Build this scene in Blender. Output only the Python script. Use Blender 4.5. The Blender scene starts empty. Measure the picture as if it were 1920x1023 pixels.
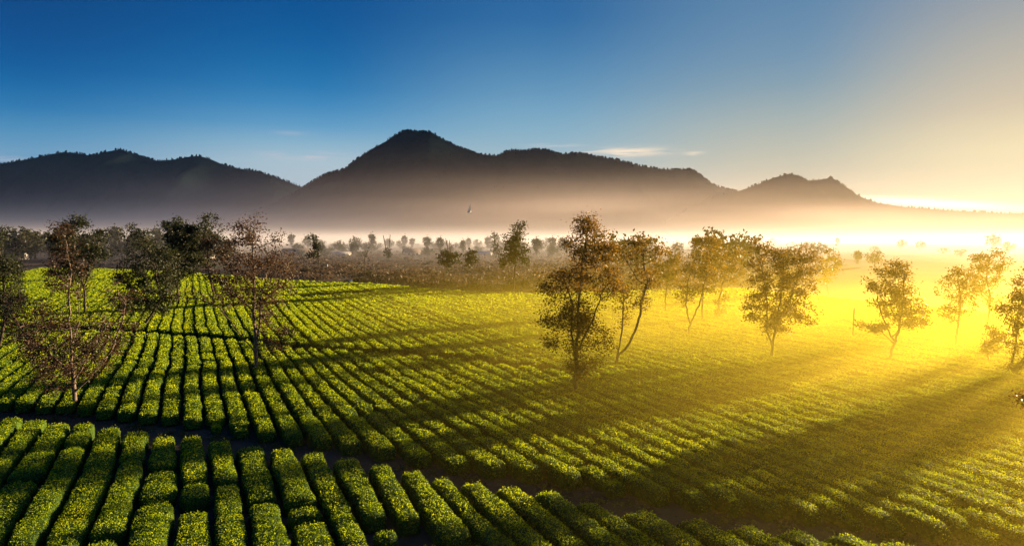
import bpy, math, random
import numpy as np
from mathutils import Vector

# ------------------------------------------------------------------ camera, sky, sun, exposure
S = bpy.context.scene
C = S.collection
R = math.radians
W0, H0, F0 = 1920.0, 1023.0, 1280.0          # photograph frame and focal length in its pixels
HORIZON = 440.0
CAM_H = 12.0
PITCH = math.atan((H0 / 2 - HORIZON) / F0)

cam_d = bpy.data.cameras.new("camera")
cam = bpy.data.objects.new("camera", cam_d)
C.objects.link(cam)
cam.location = (0, 0, CAM_H)
cam.rotation_euler = (math.pi / 2 - PITCH, 0, 0)
cam_d.sensor_width = 36.0
cam_d.lens = 36.0 * F0 / W0
cam_d.clip_start = 0.5
cam_d.clip_end = 40000
S.camera = cam

SUN_AZ, SUN_EL = 56.0, 8.3                   # degrees, azimuth measured from the view axis to the right
EXPOSURE = 1.97
SUN_STRENGTH = 5.0

S.view_settings.view_transform = 'Standard'
S.view_settings.look = 'None'
S.view_settings.gamma = 1
S.view_settings.use_curve_mapping = False
S.view_settings.exposure = EXPOSURE

S.render.engine = 'CYCLES'
S.cycles.max_bounces = 6
S.cycles.diffuse_bounces = 2
S.cycles.glossy_bounces = 2
S.cycles.transmission_bounces = 3
S.cycles.volume_bounces = 0
S.cycles.transparent_max_bounces = 8
S.cycles.caustics_reflective = False
S.cycles.caustics_refractive = False
S.cycles.sample_clamp_indirect = 3.0
S.cycles.use_denoising = True
try:
    S.cycles.denoiser = 'OPENIMAGEDENOISE'
    S.cycles.denoising_input_passes = 'RGB_ALBEDO_NORMAL'
except Exception:
    pass
S.cycles.volume_step_rate = 1.0
S.cycles.volume_max_steps = 128

sun_d = bpy.data.lights.new("sun", 'SUN')
sun = bpy.data.objects.new("sun", sun_d)
C.objects.link(sun)
sun_d.energy = SUN_STRENGTH
sun_d.angle = R(0.5)
sun_d.color = (1.0, 0.72, 0.40)
SDIR = Vector((math.sin(R(SUN_AZ)) * math.cos(R(SUN_EL)), math.cos(R(SUN_AZ)) * math.cos(R(SUN_EL)), math.sin(R(SUN_EL))))
sun.rotation_euler = (-SDIR).to_track_quat('-Z', 'Y').to_euler()
sun.location = SDIR * 200


class NT:
    """A small helper for wiring node trees."""
    def __init__(self, tree):
        self.t = tree; self.n = tree.nodes; self.l = tree.links

    def node(self, kind, **kw):
        n = self.n.new(kind)
        for k, v in kw.items():
            setattr(n, k, v)
        return n

    def put(self, sock, v):
        if isinstance(v, bpy.types.NodeSocket):
            self.l.new(v, sock)
        elif v is not None:
            sock.default_value = v

    def math(self, op, a, b=None, c=None, clamp=False):
        n = self.n.new('ShaderNodeMath'); n.operation = op; n.use_clamp = clamp
        for i, v in enumerate((a, b, c)):
            if v is not None:
                self.put(n.inputs[i], v)
        return n.outputs[0]

    def vmath(self, op, a, b=None):
        n = self.n.new('ShaderNodeVectorMath'); n.operation = op
        self.put(n.inputs[0], a)
        if b is not None:
            self.put(n.inputs[1], b)
        return n.outputs['Value'] if op in ('DOT_PRODUCT', 'LENGTH') else n.outputs[0]

    def ramp(self, fac, stops, interp='LINEAR'):
        n = self.n.new('ShaderNodeValToRGB'); n.color_ramp.interpolation = interp
        e = n.color_ramp.elements
        while len(e) < len(stops):
            e.new(0.5)
        for el, (p, c) in zip(e, stops):
            el.position = p
            el.color = (c[0], c[1], c[2], 1) if hasattr(c, '__len__') else (c, c, c, 1)
        self.put(n.inputs[0], fac)
        return n.outputs[0]

    def mix(self, fac, a, b, blend='MIX'):
        n = self.n.new('ShaderNodeMix'); n.data_type = 'RGBA'; n.blend_type = blend
        self.put(n.inputs[0], fac); self.put(n.inputs[6], a); self.put(n.inputs[7], b)
        return n.outputs[2]

    def mapr(self, v, a, b, c=0.0, d=1.0, smooth=True):
        n = self.n.new('ShaderNodeMapRange'); n.interpolation_type = 'SMOOTHSTEP' if smooth else 'LINEAR'
        self.put(n.inputs[0], v)
        for i, x in enumerate((a, b, c, d)):
            n.inputs[i + 1].default_value = x
        return n.outputs[0]

    def noise(self, vec, scale, detail=3.0, rough=0.5, dist=0.0):
        n = self.n.new('ShaderNodeTexNoise')
        self.put(n.inputs['Vector'], vec)
        n.inputs['Scale'].default_value = scale; n.inputs['Detail'].default_value = detail
        n.inputs['Roughness'].default_value = rough; n.inputs['Distortion'].default_value = dist
        return n.outputs[0]


def c4(c):
    return (c[0], c[1], c[2], 1.0)


world = bpy.data.worlds.new("World")
S.world = world
world.use_nodes = True
wt = NT(world.node_tree)
wt.n.clear()
sky = wt.node('ShaderNodeTexSky', sky_type='NISHITA')
sky.sun_disc = False
sky.sun_elevation = R(SUN_EL)
sky.sun_rotation = R(SUN_AZ)
sky.air_density = 1.0; sky.dust_density = 2.0; sky.ozone_density = 3.0
d = wt.vmath('NORMALIZE', wt.node('ShaderNodeTexCoord').outputs['Generated'])
sep = wt.node('ShaderNodeSeparateXYZ'); wt.put(sep.inputs[0], d)
dx, dy, dz = sep.outputs
az = wt.math('ARCTAN2', dx, dy)                                  # 0 along the view axis
caz = wt.math('COSINE', wt.math('SUBTRACT', az, R(SUN_AZ)))
fa = wt.mapr(caz, -0.1, 1.0, 0, 1, False)
# sky colour by height above the horizon, each a ramp over the azimuth away from the sun
P = (0.05, 0.37, 0.63, 0.845, 0.955)
lev = [
    (0.05, [(.22, .38, .52), (.48, .57, .62), (.58, .60, .56), (.70, .60, .42), (.94, .79, .50)]),
    (0.10, [(.16, .36, .56), (.44, .58, .66), (.42, .54, .60), (.60, .57, .44), (.95, .79, .48)]),
    (0.15, [(.025, .20, .46), (.13, .36, .60), (.26, .46, .60), (.44, .49, .46), (.74, .61, .42)]),
    (0.22, [(.000, .085, .30), (.010, .165, .43), (.11, .29, .50), (.21, .34, .46), (.50, .47, .40)]),
    (0.32, [(.000, .050, .20), (.000, .08, .29), (.02, .135, .36), (.11, .24, .41), (.25, .30, .39)]),
    (0.60, [(.000, .03, .13), (.000, .045, .18), (.005, .06, .22), (.05, .12, .26), (.12, .17, .28)]),
]
def smooth_levels(lv, zs):
    """More levels along a smooth curve, so that no band edge shows in the sky."""
    z = np.array([l[0] for l in lv]); c = np.sqrt(np.array([l[1] for l in lv]))
    m = np.zeros_like(c)
    dl = (c[1:] - c[:-1]) / (z[1:] - z[:-1])[:, None, None]
    m[1:-1] = np.where(dl[1:] * dl[:-1] > 0, 2 * dl[1:] * dl[:-1] / (dl[1:] + dl[:-1] + 1e-12), 0); m[0], m[-1] = dl[0], dl[-1]
    out = []
    for q in zs:
        i_ = min(len(z) - 2, max(0, int(np.searchsorted(z, q) - 1)))
        h = z[i_ + 1] - z[i_]; u = (q - z[i_]) / h
        v = ((1 + 2 * u) * (1 - u) ** 2 * c[i_] + u * (1 - u) ** 2 * h * m[i_] + u * u * (3 - 2 * u) * c[i_ + 1] + u * u * (u - 1) * h * m[i_ + 1])
        out.append((q, [tuple(float(x) for x in np.clip(p, 0, None) ** 2) for p in v]))
    return out


lev = smooth_levels(lev, (.05, .075, .10, .125, .15, .175, .20, .23, .26, .295, .34, .42, .60))
col = wt.ramp(fa, list(zip(P, lev[0][1])), 'EASE')
for (z0, _), (z1, stops) in zip(lev, lev[1:]):
    f = wt.mapr(dz, z0, z1, 0, 1, False)
    col = wt.mix(f, col, wt.ramp(fa, list(zip(P, stops)), 'EASE'))
nish = wt.vmath('SCALE', sky.outputs[0]); nish.node.inputs['Scale'].default_value = 0.035
col = wt.mix(0.12, col, nish)
# thin streaks of cloud, fixed in the sky by azimuth and height
cmb = wt.node('ShaderNodeCombineXYZ')
wt.put(cmb.inputs[0], wt.math('MULTIPLY', az, 9.0)); wt.put(cmb.inputs[1], wt.math('MULTIPLY', dz, 110.0))
cn = wt.noise(cmb.outputs[0], 1.3, 5, 0.6, 0.4)


def streak(a0, z0, sa, sz, tilt, lo, hi):
    u = wt.math('DIVIDE', wt.math('SUBTRACT', az, a0), sa)
    zz = wt.math('SUBTRACT', wt.math('SUBTRACT', dz, z0), wt.math('MULTIPLY', wt.math('SUBTRACT', az, a0), tilt))
    v = wt.math('DIVIDE', zz, sz)
    r2 = wt.math('ADD', wt.math('MULTIPLY', u, u), wt.math('MULTIPLY', v, v))
    g = wt.math('EXPONENT', wt.math('MULTIPLY', r2, -1.0))
    return wt.math('MULTIPLY', g, wt.mapr(cn, lo, hi))


def az_of(px): return math.atan((px - 960) / F0)
def el_of(px, py): return math.sin(math.atan((HORIZON - py) / math.hypot(F0, px - 960)))


for (px, py, sa, sz, tilt, ccol, lo, hi, k) in (
        (1165, 287, .055, .0060, 0, (1.05, .84, .60), .34, .58, 1.0),
        (1040, 274, .030, .0030, 0, (.80, .72, .62), .42, .62, .6),
        (1298, 289, .012, .0025, 0, (.95, .80, .60), .36, .55, .7),
        (575, 294, .050, .0050, 0, (.72, .58, .60), .42, .64, .6),
        (548, 252, .020, .0030, 0, (.60, .56, .62), .40, .60, .2),
        (20, 300, .030, .0060, 0, (.55, .55, .60), .40, .60, .4),
        (1745, 381, .085, .0050, -.085, (1.9, 1.6, 1.15), .10, .45, .95)):
    m = streak(az_of(px), el_of(px, py), sa, sz, tilt, lo, hi)
    col = wt.mix(wt.math('MULTIPLY', m, k, clamp=True), col, c4(ccol))
bg = wt.node('ShaderNodeBackground'); wt.put(bg.inputs[0], col); bg.inputs[1].default_value = 0.262
wo = wt.node('ShaderNodeOutputWorld'); wt.put(wo.inputs[0], bg.outputs[0])

# ------------------------------------------------------------------ helpers
rng = np.random.default_rng(7)
random.seed(7)


def at(px, py, z=0.0):
    """The point at height z on the sight line of a photograph pixel (numpy arrays welcome)."""
    px = np.asarray(px, float); py = np.asarray(py, float)
    a = (px - W0 / 2) / F0; b = -(py - H0 / 2) / F0
    cp, sp = math.cos(PITCH), math.sin(PITCH)
    dxx = a; dyy = cp + b * sp; dzz = -sp + b * cp
    t = (z - CAM_H) / dzz
    return np.stack([dxx * t, dyy * t], -1)


def depth_of(py):
    return float(at(960, py)[1])


def tag(o, label=None, cat=None, group=None, kind=None):
    if label: o['label'] = label
    if cat: o['category'] = cat
    if group: o['group'] = group
    if kind: o['kind'] = kind
    return o


def mesh_np(name, V, faces, mats, parent=None, midx=None, smooth=False, attr=None):
    """faces: (n,k) int array, or a list of such arrays."""
    if not isinstance(faces, list):
        faces = [faces]
    faces = [np.asarray(f, np.int32) for f in faces if len(f)]
    V = np.asarray(V, np.float32)
    me = bpy.data.meshes.new(name)
    nl = sum(f.size for f in faces); nf = sum(len(f) for f in faces)
    me.vertices.add(len(V)); me.loops.add(nl); me.polygons.add(nf)
    me.vertices.foreach_set('co', V.ravel())
    me.loops.foreach_set('vertex_index', np.concatenate([f.ravel() for f in faces]))
    tot = np.concatenate([np.full(len(f), f.shape[1], np.int32) for f in faces])
    st = np.concatenate([[0], np.cumsum(tot)[:-1]]).astype(np.int32)
    me.polygons.foreach_set('loop_start', st)
    if midx is not None:
        me.polygons.foreach_set('material_index', np.asarray(midx, np.int32))
    if smooth is True:
        me.polygons.foreach_set('use_smooth', np.ones(nf, bool))
    elif smooth is not False:
        me.polygons.foreach_set('use_smooth', np.asarray(smooth, bool))
    if attr is not None:
        a = me.attributes.new('vary', 'FLOAT', 'FACE')
        a.data.foreach_set('value', np.asarray(attr, np.float32))
    me.update(calc_edges=True)
    for m in (mats if isinstance(mats, (list, tuple)) else [mats]):
        me.materials.append(m)
    o = bpy.data.objects.new(name, me)
    C.objects.link(o)
    if parent is not None:
        o.parent = parent
    return o


def empty(name, loc):
    o = bpy.data.objects.new(name, None)
    o.empty_display_size = 0.5
    C.objects.link(o)
    o.location = loc
    return o


def _hash(i, j, k):
    n = (i * 374761393 + j * 668265263 + k * 2147483647) & 0xFFFFFFFF
    n = ((n ^ (n >> 13)) * 1274126177) & 0xFFFFFFFF
    return ((n ^ (n >> 16)) & 0xFFFF) / 65535.0


def vnoise(x, y, z=0.0):
    x, y, z = np.broadcast_arrays(np.asarray(x, float), np.asarray(y, float), np.asarray(z, float))
    i, j, k = (np.floor(a).astype(np.int64) for a in (x, y, z))
    fx, fy, fz = x - i, y - j, z - k
    fx, fy, fz = (f * f * (3 - 2 * f) for f in (fx, fy, fz))
    r = 0
    for a in (0, 1):
        for b in (0, 1):
            for c in (0, 1):
                w = (fx if a else 1 - fx) * (fy if b else 1 - fy) * (fz if c else 1 - fz)
                r = r + w * _hash(i + a, j + b, k + c)
    return r * 2 - 1


def fbm(x, y, z=0.0, o=4):
    r = 0; a = 1; s = 0
    for q in range(o):
        r = r + a * vnoise(x * 2 ** q + 17 * q, y * 2 ** q - 9 * q, z * 2 ** q)
        s += a; a *= .5
    return r / s


def leaf_quads(pos, size, up=0.4, width=0.5, r=rng):
    """Diamond-shaped leaves: (n,3) centres, size (n,) -> vertices, quads."""
    n = len(pos)
    d1 = r.normal(size=(n, 3)); d1[:, 2] = d1[:, 2] * (1 - abs(up)) + up
    d1 /= np.linalg.norm(d1, axis=1)[:, None] + 1e-9
    d2 = np.cross(d1, r.normal(size=(n, 3)))
    d2 /= np.linalg.norm(d2, axis=1)[:, None] + 1e-9
    nn = np.cross(d1, d2)
    L = size[:, None] * .5
    V = np.empty((n, 4, 3))
    V[:, 0] = pos - d1 * L
    V[:, 1] = pos + d2 * L * width + nn * L * .12
    V[:, 2] = pos + d1 * L
    V[:, 3] = pos - d2 * L * width + nn * L * .12
    return V.reshape(-1, 3), np.arange(n * 4).reshape(n, 4)


# ------------------------------------------------------------------ materials
def material(name, build):
    m = bpy.data.materials.new(name)
    m.use_nodes = True
    t = NT(m.node_tree)
    t.n.clear()
    out = t.node('ShaderNodeOutputMaterial')
    build(t, out)
    return m


def principled(t, col, rough=0.8, spec=0.3, normal=None):
    b = t.node('ShaderNodeBsdfPrincipled')
    t.put(b.inputs['Base Color'], c4(col) if isinstance(col, tuple) else col)
    t.put(b.inputs['Roughness'], rough)
    b.inputs['Specular IOR Level'].default_value = spec
    if normal is not None:
        t.put(b.inputs['Normal'], normal)
    return b


def leaf_mat(name, stops, trans, trans_w=0.45, rough=0.45, spec=0.4, clump=0.6):
    def build(t, out):
        a = t.node('ShaderNodeAttribute', attribute_name='vary')
        g = t.node('ShaderNodeNewGeometry')
        nz = t.noise(g.outputs['Position'], clump, 3)
        f = t.math('ADD', t.math('MULTIPLY', a.outputs['Fac'], 0.75), t.math('MULTIPLY', t.math('SUBTRACT', nz, .5), .7), clamp=True)
        col = t.ramp(f, stops)
        b = principled(t, col, rough, spec)
        tr = t.node('ShaderNodeBsdfTranslucent')
        t.put(tr.inputs[0], t.mix(1.0, col, c4(trans), 'MULTIPLY'))
        m = t.node('ShaderNodeMixShader'); m.inputs[0].default_value = trans_w
        t.l.new(b.outputs[0], m.inputs[1]); t.l.new(tr.outputs[0], m.inputs[2])
        t.l.new(m.outputs[0], out.inputs[0])
    return material(name, build)


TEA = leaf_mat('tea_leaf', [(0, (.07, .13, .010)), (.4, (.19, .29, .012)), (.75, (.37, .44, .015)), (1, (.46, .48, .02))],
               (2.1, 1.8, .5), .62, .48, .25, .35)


def _tea_body(t, out):
    g = t.node('ShaderNodeNewGeometry')
    n1 = t.noise(g.outputs['Position'], 9.0, 4, .7)
    n2 = t.noise(g.outputs['Position'], 1.2, 3)
    f = t.math('ADD', t.math('MULTIPLY', n1, .7), t.math('MULTIPLY', n2, .3))
    col = t.ramp(f, [(.32, (.012, .028, .008)), (.5, (.04, .085, .012)), (.68, (.11, .19, .015))])
    bp = t.node('ShaderNodeBump'); bp.inputs['Strength'].default_value = .9; bp.inputs['Distance'].default_value = .12
    t.l.new(n1, bp.inputs['Height'])
    b = principled(t, col, .75, .08, bp.outputs[0])
    t.l.new(b.outputs[0], out.inputs[0])


TEA_BODY = material('tea_body', _tea_body)


def _soil(t, out):
    g = t.node('ShaderNodeNewGeometry')
    n1 = t.noise(g.outputs['Position'], .35, 5, .6)
    n2 = t.noise(g.outputs['Position'], 6.0, 4, .6)
    f = t.math('ADD', t.math('MULTIPLY', n1, .6), t.math('MULTIPLY', n2, .4))
    col = t.ramp(f, [(.3, (.050, .034, .025)), (.55, (.10, .068, .048)), (.75, (.16, .11, .075))])
    bp = t.node('ShaderNodeBump'); bp.inputs['Strength'].default_value = .6; bp.inputs['Distance'].default_value = .1
    t.l.new(n2, bp.inputs['Height'])
    b = principled(t, col, .95, .15, bp.outputs[0])
    t.l.new(b.outputs[0], out.inputs[0])


SOIL = material('soil', _soil)


def _scrub(t, out):
    g = t.node('ShaderNodeNewGeometry')
    n1 = t.noise(g.outputs['Position'], .03, 5, .65)
    n2 = t.noise(g.outputs['Position'], .5, 4, .7)
    f = t.math('ADD', t.math('MULTIPLY', n1, .65), t.math('MULTIPLY', n2, .35))
    col = t.ramp(f, [(.35, (.055, .035, .03)), (.5, (.085, .06, .045)), (.62, (.06, .075, .03)), (.75, (.10, .10, .045))])
    b = principled(t, col, .95, .1)
    t.l.new(b.outputs[0], out.inputs[0])


SCRUB = material('scrub_ground', _scrub)


def _forest(t, out):
    g = t.node('ShaderNodeNewGeometry')
    n1 = t.noise(g.outputs['Position'], .012, 6, .65)
    n2 = t.noise(g.outputs['Position'], .08, 3, .7)
    f = t.math('ADD', t.math('MULTIPLY', n1, .6), t.math('MULTIPLY', n2, .4))
    col = t.ramp(f, [(.36, (.001, .003, .005)), (.5, (.005, .009, .009)), (.66, (.009, .013, .013))])
    b = principled(t, col, 1.0, .0)
    t.l.new(b.outputs[0], out.inputs[0])


FOREST = material('hill_forest', _forest)


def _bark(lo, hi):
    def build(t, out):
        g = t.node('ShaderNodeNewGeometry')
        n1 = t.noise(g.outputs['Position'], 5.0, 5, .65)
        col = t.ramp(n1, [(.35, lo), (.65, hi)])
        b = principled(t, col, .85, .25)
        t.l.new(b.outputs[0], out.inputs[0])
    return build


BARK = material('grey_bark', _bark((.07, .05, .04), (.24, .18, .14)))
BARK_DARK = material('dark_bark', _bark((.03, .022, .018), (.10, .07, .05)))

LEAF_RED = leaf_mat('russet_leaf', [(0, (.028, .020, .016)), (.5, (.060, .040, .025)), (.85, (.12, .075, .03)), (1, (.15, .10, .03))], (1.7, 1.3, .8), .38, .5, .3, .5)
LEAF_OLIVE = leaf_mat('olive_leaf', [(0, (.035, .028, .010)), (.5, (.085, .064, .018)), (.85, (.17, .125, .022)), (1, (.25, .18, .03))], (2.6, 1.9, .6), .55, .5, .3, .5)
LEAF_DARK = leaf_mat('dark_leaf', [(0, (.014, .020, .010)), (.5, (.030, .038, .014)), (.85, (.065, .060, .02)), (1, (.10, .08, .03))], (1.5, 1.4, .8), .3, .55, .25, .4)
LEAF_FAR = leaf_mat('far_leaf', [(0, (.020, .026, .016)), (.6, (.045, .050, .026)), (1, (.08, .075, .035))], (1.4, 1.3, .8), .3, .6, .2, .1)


def flat_mat(name, lo, hi, scale=3.0, rough=.7):
    def build(t, out):
        g = t.node('ShaderNodeNewGeometry')
        col = t.ramp(t.noise(g.outputs['Position'], scale, 4, .6), [(.35, lo), (.65, hi)])
        b = principled(t, col, rough, .3)
        t.l.new(b.outputs[0], out.inputs[0])
    return material(name, build)


WHITEWASH = flat_mat('whitewash', (.30, .28, .26), (.45, .43, .40))
ROOF_METAL = flat_mat('roof_metal', (.32, .32, .33), (.48, .48, .49), 1.0, .45)
ROOF_DARK = flat_mat('roof_dark', (.10, .08, .07), (.17, .13, .11))
GLASS_DARK = flat_mat('window_dark', (.02, .025, .03), (.04, .045, .05), 1.0, .2)
WOOD = flat_mat('weathered_wood', (.09, .06, .04), (.19, .14, .10), 8.0)
WHITE_PAINT = flat_mat('white_paint', (.70, .70, .68), (.82, .82, .80))
FEATHER = flat_mat('white_feather', (.75, .75, .74), (.85, .85, .84))

# ------------------------------------------------------------------ ground, path, hills
def grid_sheet(name, xs, ys, zf, mat, kind='structure'):
    X, Y = np.meshgrid(xs, ys)
    V = np.stack([X, Y, zf(X, Y)], -1).reshape(-1, 3)
    nx, ny = len(xs), len(ys)
    i = np.arange(nx - 1)[None, :] + nx * np.arange(ny - 1)[:, None]
    Fq = np.stack([i, i + 1, i + nx + 1, i + nx], -1).reshape(-1, 4)
    o = mesh_np(name, V, Fq, mat, smooth=True)
    o['kind'] = kind
    return o


GX = np.concatenate([-np.geomspace(9000, 300, 14), np.linspace(-280, 280, 57), np.geomspace(300, 9000, 14)])
GY = np.concatenate([[-60], np.linspace(0, 300, 40), np.geomspace(320, 9500, 24)])
grid_sheet('ground', GX, GY, lambda x, y: 0 * x, SOIL)

PATH_UP = [(-400, 742), (0, 762), (140, 768), (200, 778), (338, 790), (432, 806), (539, 824), (640, 836), (696, 844), (753, 856), (863, 873),
           (989, 890), (1127, 911), (1211, 926), (1304, 943), (1450, 958), (1654, 983), (1758, 996), (1889, 1015), (2400, 1080), (3600, 1240)]
PATH_LO = [(-400, 748), (0, 776), (47, 783), (137, 793), (230, 803), (333, 817), (437, 828), (553, 843), (613, 855), (690, 870), (800, 890),
           (910, 908), (985, 918), (1055, 930), (1130, 945), (1260, 968), (1340, 978), (1430, 988), (1600, 1006), (1720, 1024), (2400, 1110), (3600, 1290)]
LINE2 = [(-900, 560), (-400, 590), (0, 606), (200, 614), (300, 621), (440, 631), (560, 646), (650, 651), (720, 656), (800, 662), (880, 669),
         (1000, 682), (1085, 693)]
FAR_EDGE = [(-900, 500), (0, 500), (200, 503), (330, 509), (560, 525), (700, 531), (800, 539), (900, 546), (1000, 549), (1150, 545), (1400, 538),
            (1700, 534), (3500, 530)]


def interp(poly, x):
    p = np.array(poly, float)
    return np.interp(x, p[:, 0], p[:, 1])


xs = np.linspace(-380, 2300, 120)
up = at(xs, interp(PATH_UP, xs), 0.0); lo = at(xs, interp(PATH_LO, xs), 0.0)
V = np.concatenate([np.c_[up, np.full(len(xs), .004)], np.c_[lo, np.full(len(xs), .004)]])
i = np.arange(len(xs) - 1)
o = mesh_np('path', V, np.stack([i + len(xs), i + len(xs) + 1, i + 1, i], -1), SOIL)
o['kind'] = 'structure'


# the rough land between the tea field and the village, a low rise
def scrub_z(x, y):
    return .012 + np.clip((y - 165) / 120, 0, 1) * (1.0 + 1.2 * fbm(x / 40, y / 40)) * np.clip((1000 - y) / 500, 0, 1)


e = at(np.array([p[0] for p in FAR_EDGE]), np.array([p[1] for p in FAR_EDGE]))
sx = np.linspace(-420, 520, 150); st = np.linspace(0, 1, 60) ** 1.6
ex = np.interp(sx, e[:, 0], e[:, 1])
X = np.repeat(sx[None, :], len(st), 0); Y = ex[None, :] + 1.0 + st[:, None] * (1000 - ex[None, :])
Z = scrub_z(X, Y) * np.minimum(1, (Y - ex[None, :]) / 8) + .008
nx, ny = len(sx), len(st)
i = np.arange(nx - 1)[None, :] + nx * np.arange(ny - 1)[:, None]
o = mesh_np('scrubland', np.stack([X, Y, Z], -1).reshape(-1, 3), np.stack([i, i + 1, i + nx + 1, i + nx], -1).reshape(-1, 4), SCRUB, smooth=True)
o['kind'] = 'structure'


def mountain(name, ridge, dist, front, back, seed, wood_n, bend=0.0):
    r = np.array(ridge, float)
    px = np.arange(r[0, 0], r[-1, 0] + 1, 7.0)
    py = np.interp(px, r[:, 0], r[:, 1])
    a = (px - 960) / F0
    yy = dist + bend * a
    xx = a * yy
    zz = CAM_H + (HORIZON - py) / F0 * yy * math.sqrt(1 + 0)       # height of the ridge at its own distance
    zz = np.maximum(zz, 2.0)
    s = np.concatenate([np.linspace(-1, 0, 34)[:-1], np.linspace(0, 1, 12)])
    Xs, Ys, Zs = [], [], []
    for q in s:
        off = q * (front if q < 0 else back)
        X1 = xx * (1 + .15 * off / dist)
        Y1 = yy + off
        prof = (1 - abs(q)) ** (1.25 if q < 0 else 1.0)
        gul = fbm(X1 / 190 + seed, Y1 / 420 + seed, 0, 4)
        spur = (1 - np.abs(fbm(X1 / 260 + 5 * seed, Y1 / 1500, 3, 2)) * 1.6)
        k = np.clip(abs(q) * 3, 0, 1) * (1 - abs(q) ** 3)
        Z1 = zz * prof + k * zz * (.16 * gul + .22 * (spur - .6))
        Z1 = np.where(abs(q) > .995, -2.0, Z1)
        Xs.append(X1); Ys.append(Y1); Zs.append(Z1)
    X = np.array(Xs); Y = np.array(Ys); Z = np.array(Zs)
    ny, nx = X.shape
    i = np.arange(nx - 1)[None, :] + nx * np.arange(ny - 1)[:, None]
    o = mesh_np(name, np.stack([X, Y, Z], -1).reshape(-1, 3), np.stack([i, i + 1, i + nx + 1, i + nx], -1).reshape(-1, 4), FOREST, smooth=True)
    o['kind'] = 'structure'
    # the wood on it: small crowns over the slope, thicker along the ridge line
    rg = np.random.default_rng(int(seed * 10))
    n = wood_n
    ri = np.where(rg.random(n) < .6, 33, rg.integers(18, 34, n)); ci = rg.integers(0, nx - 1, n)
    f = rg.random(n)
    px_ = X[ri, ci] * (1 - f) + X[ri, ci + 1] * f; py_ = Y[ri, ci] * (1 - f) + Y[ri, ci + 1] * f; pz_ = Z[ri, ci] * (1 - f) + Z[ri, ci + 1] * f
    keep = ((ri > 31) & (pz_ > 40) | (pz_ > 150)) & (rg.random(n) < .35 + .5 * vnoise(px_ / 70, py_ / 70, seed))
    px_, py_, pz_, ri = px_[keep], py_[keep], pz_[keep], ri[keep]
    n = len(px_)
    h = np.where(ri > 31, 1.0, .6) * (2.5 + 7 * rg.random(n) ** 3) * (dist / 2600); w = h * (.24 + .22 * rg.random(n))
    k = 6
    ang = np.arange(k) * 2 * math.pi / k
    rings = []
    for (fz, fr) in ((-.25, .7), (.35, 1.0), (.75, .62)):
        j = 1 + .35 * (rg.random((n, k)) - .5)
        rings.append(np.stack([px_[:, None] + w[:, None] * fr * j * np.cos(ang), py_[:, None] + w[:, None] * fr * j * np.sin(ang),
                               np.repeat((pz_ + h * fz)[:, None], k, 1)], -1))
    top = np.stack([px_, py_, pz_ + h], -1)[:, None, :]
    V = np.concatenate(rings + [top], 1)
    m = 3 * k + 1
    base = (np.arange(n) * m)[:, None]
    q = []
    for rr in range(2):
        for c in range(k):
            q.append(np.concatenate([base + rr * k + c, base + rr * k + (c + 1) % k, base + (rr + 1) * k + (c + 1) % k, base + (rr + 1) * k + c], 1))
    t3 = [np.concatenate([base + 2 * k + c, base + 2 * k + (c + 1) % k, base + 3 * k], 1) for c in range(k)]
    o = mesh_np('forest', V.reshape(-1, 3), [np.concatenate(q), np.concatenate(t3)], FOREST)
    tag(o, kind='stuff')


mountain('mountain', [(-420, 345), (-200, 322), (-60, 314), (0, 310), (60, 300), (100, 291), (125, 287), (145, 288), (180, 294), (205, 286), (230, 282), (250, 287), (270, 296), (300, 303),
                      (335, 300), (360, 295), (380, 294), (400, 300), (420, 309), (450, 318), (480, 321), (510, 330), (545, 343), (570, 352), (620, 372), (700, 400), (760, 425)],
         3600, 850, 900, 3.1, 5200)
mountain('mountain', [(330, 432), (420, 410), (480, 395), (520, 380), (555, 362), (575, 350), (592, 338), (610, 329), (630, 323), (650, 318), (665, 304), (685, 290), (710, 275), (725, 268), (740, 257), (757, 249),
                      (775, 247), (790, 250), (808, 250), (825, 259), (840, 268), (870, 281), (895, 290), (932, 294), (945, 287), (960, 284), (985, 285), (1003, 282), (1022, 283), (1050, 291), (1075, 289), (1095, 290),
                      (1120, 296), (1160, 302), (1200, 313), (1250, 320), (1293, 319), (1310, 328), (1330, 345), (1350, 353), (1375, 359), (1420, 368), (1500, 390), (1560, 420)],
         2600, 650, 800, 5.7, 8000)
mountain('mountain', [(1240, 420), (1300, 385), (1340, 368), (1385, 358), (1420, 346), (1445, 335), (1475, 327), (1497, 331), (1512, 340), (1535, 338), (1556, 334), (1570, 343), (1590, 356), (1607, 368), (1640, 380),
                      (1700, 389), (1780, 395), (1860, 399), (1960, 403), (2150, 408), (2400, 415)],
         2150, 420, 700, 8.3, 3600)

# ------------------------------------------------------------------ tea hedges
ONES = ['', 'first', 'second', 'third', 'fourth', 'fifth', 'sixth', 'seventh', 'eighth', 'ninth', 'tenth', 'eleventh', 'twelfth', 'thirteenth', 'fourteenth', 'fifteenth',
        'sixteenth', 'seventeenth', 'eighteenth', 'nineteenth']
TENS = ['', '', 'twenty', 'thirty', 'forty', 'fifty', 'sixty', 'seventy', 'eighty', 'ninety']


def nth(n):
    if n >= 100: return 'hundredth' if n == 100 else 'hundred-and-' + nth(n - 100)
    if n < 20: return ONES[n]
    if n % 10 == 0: return TENS[n // 10][:-1] + 'ieth'
    return TENS[n // 10] + '-' + ONES[n % 10]


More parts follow.
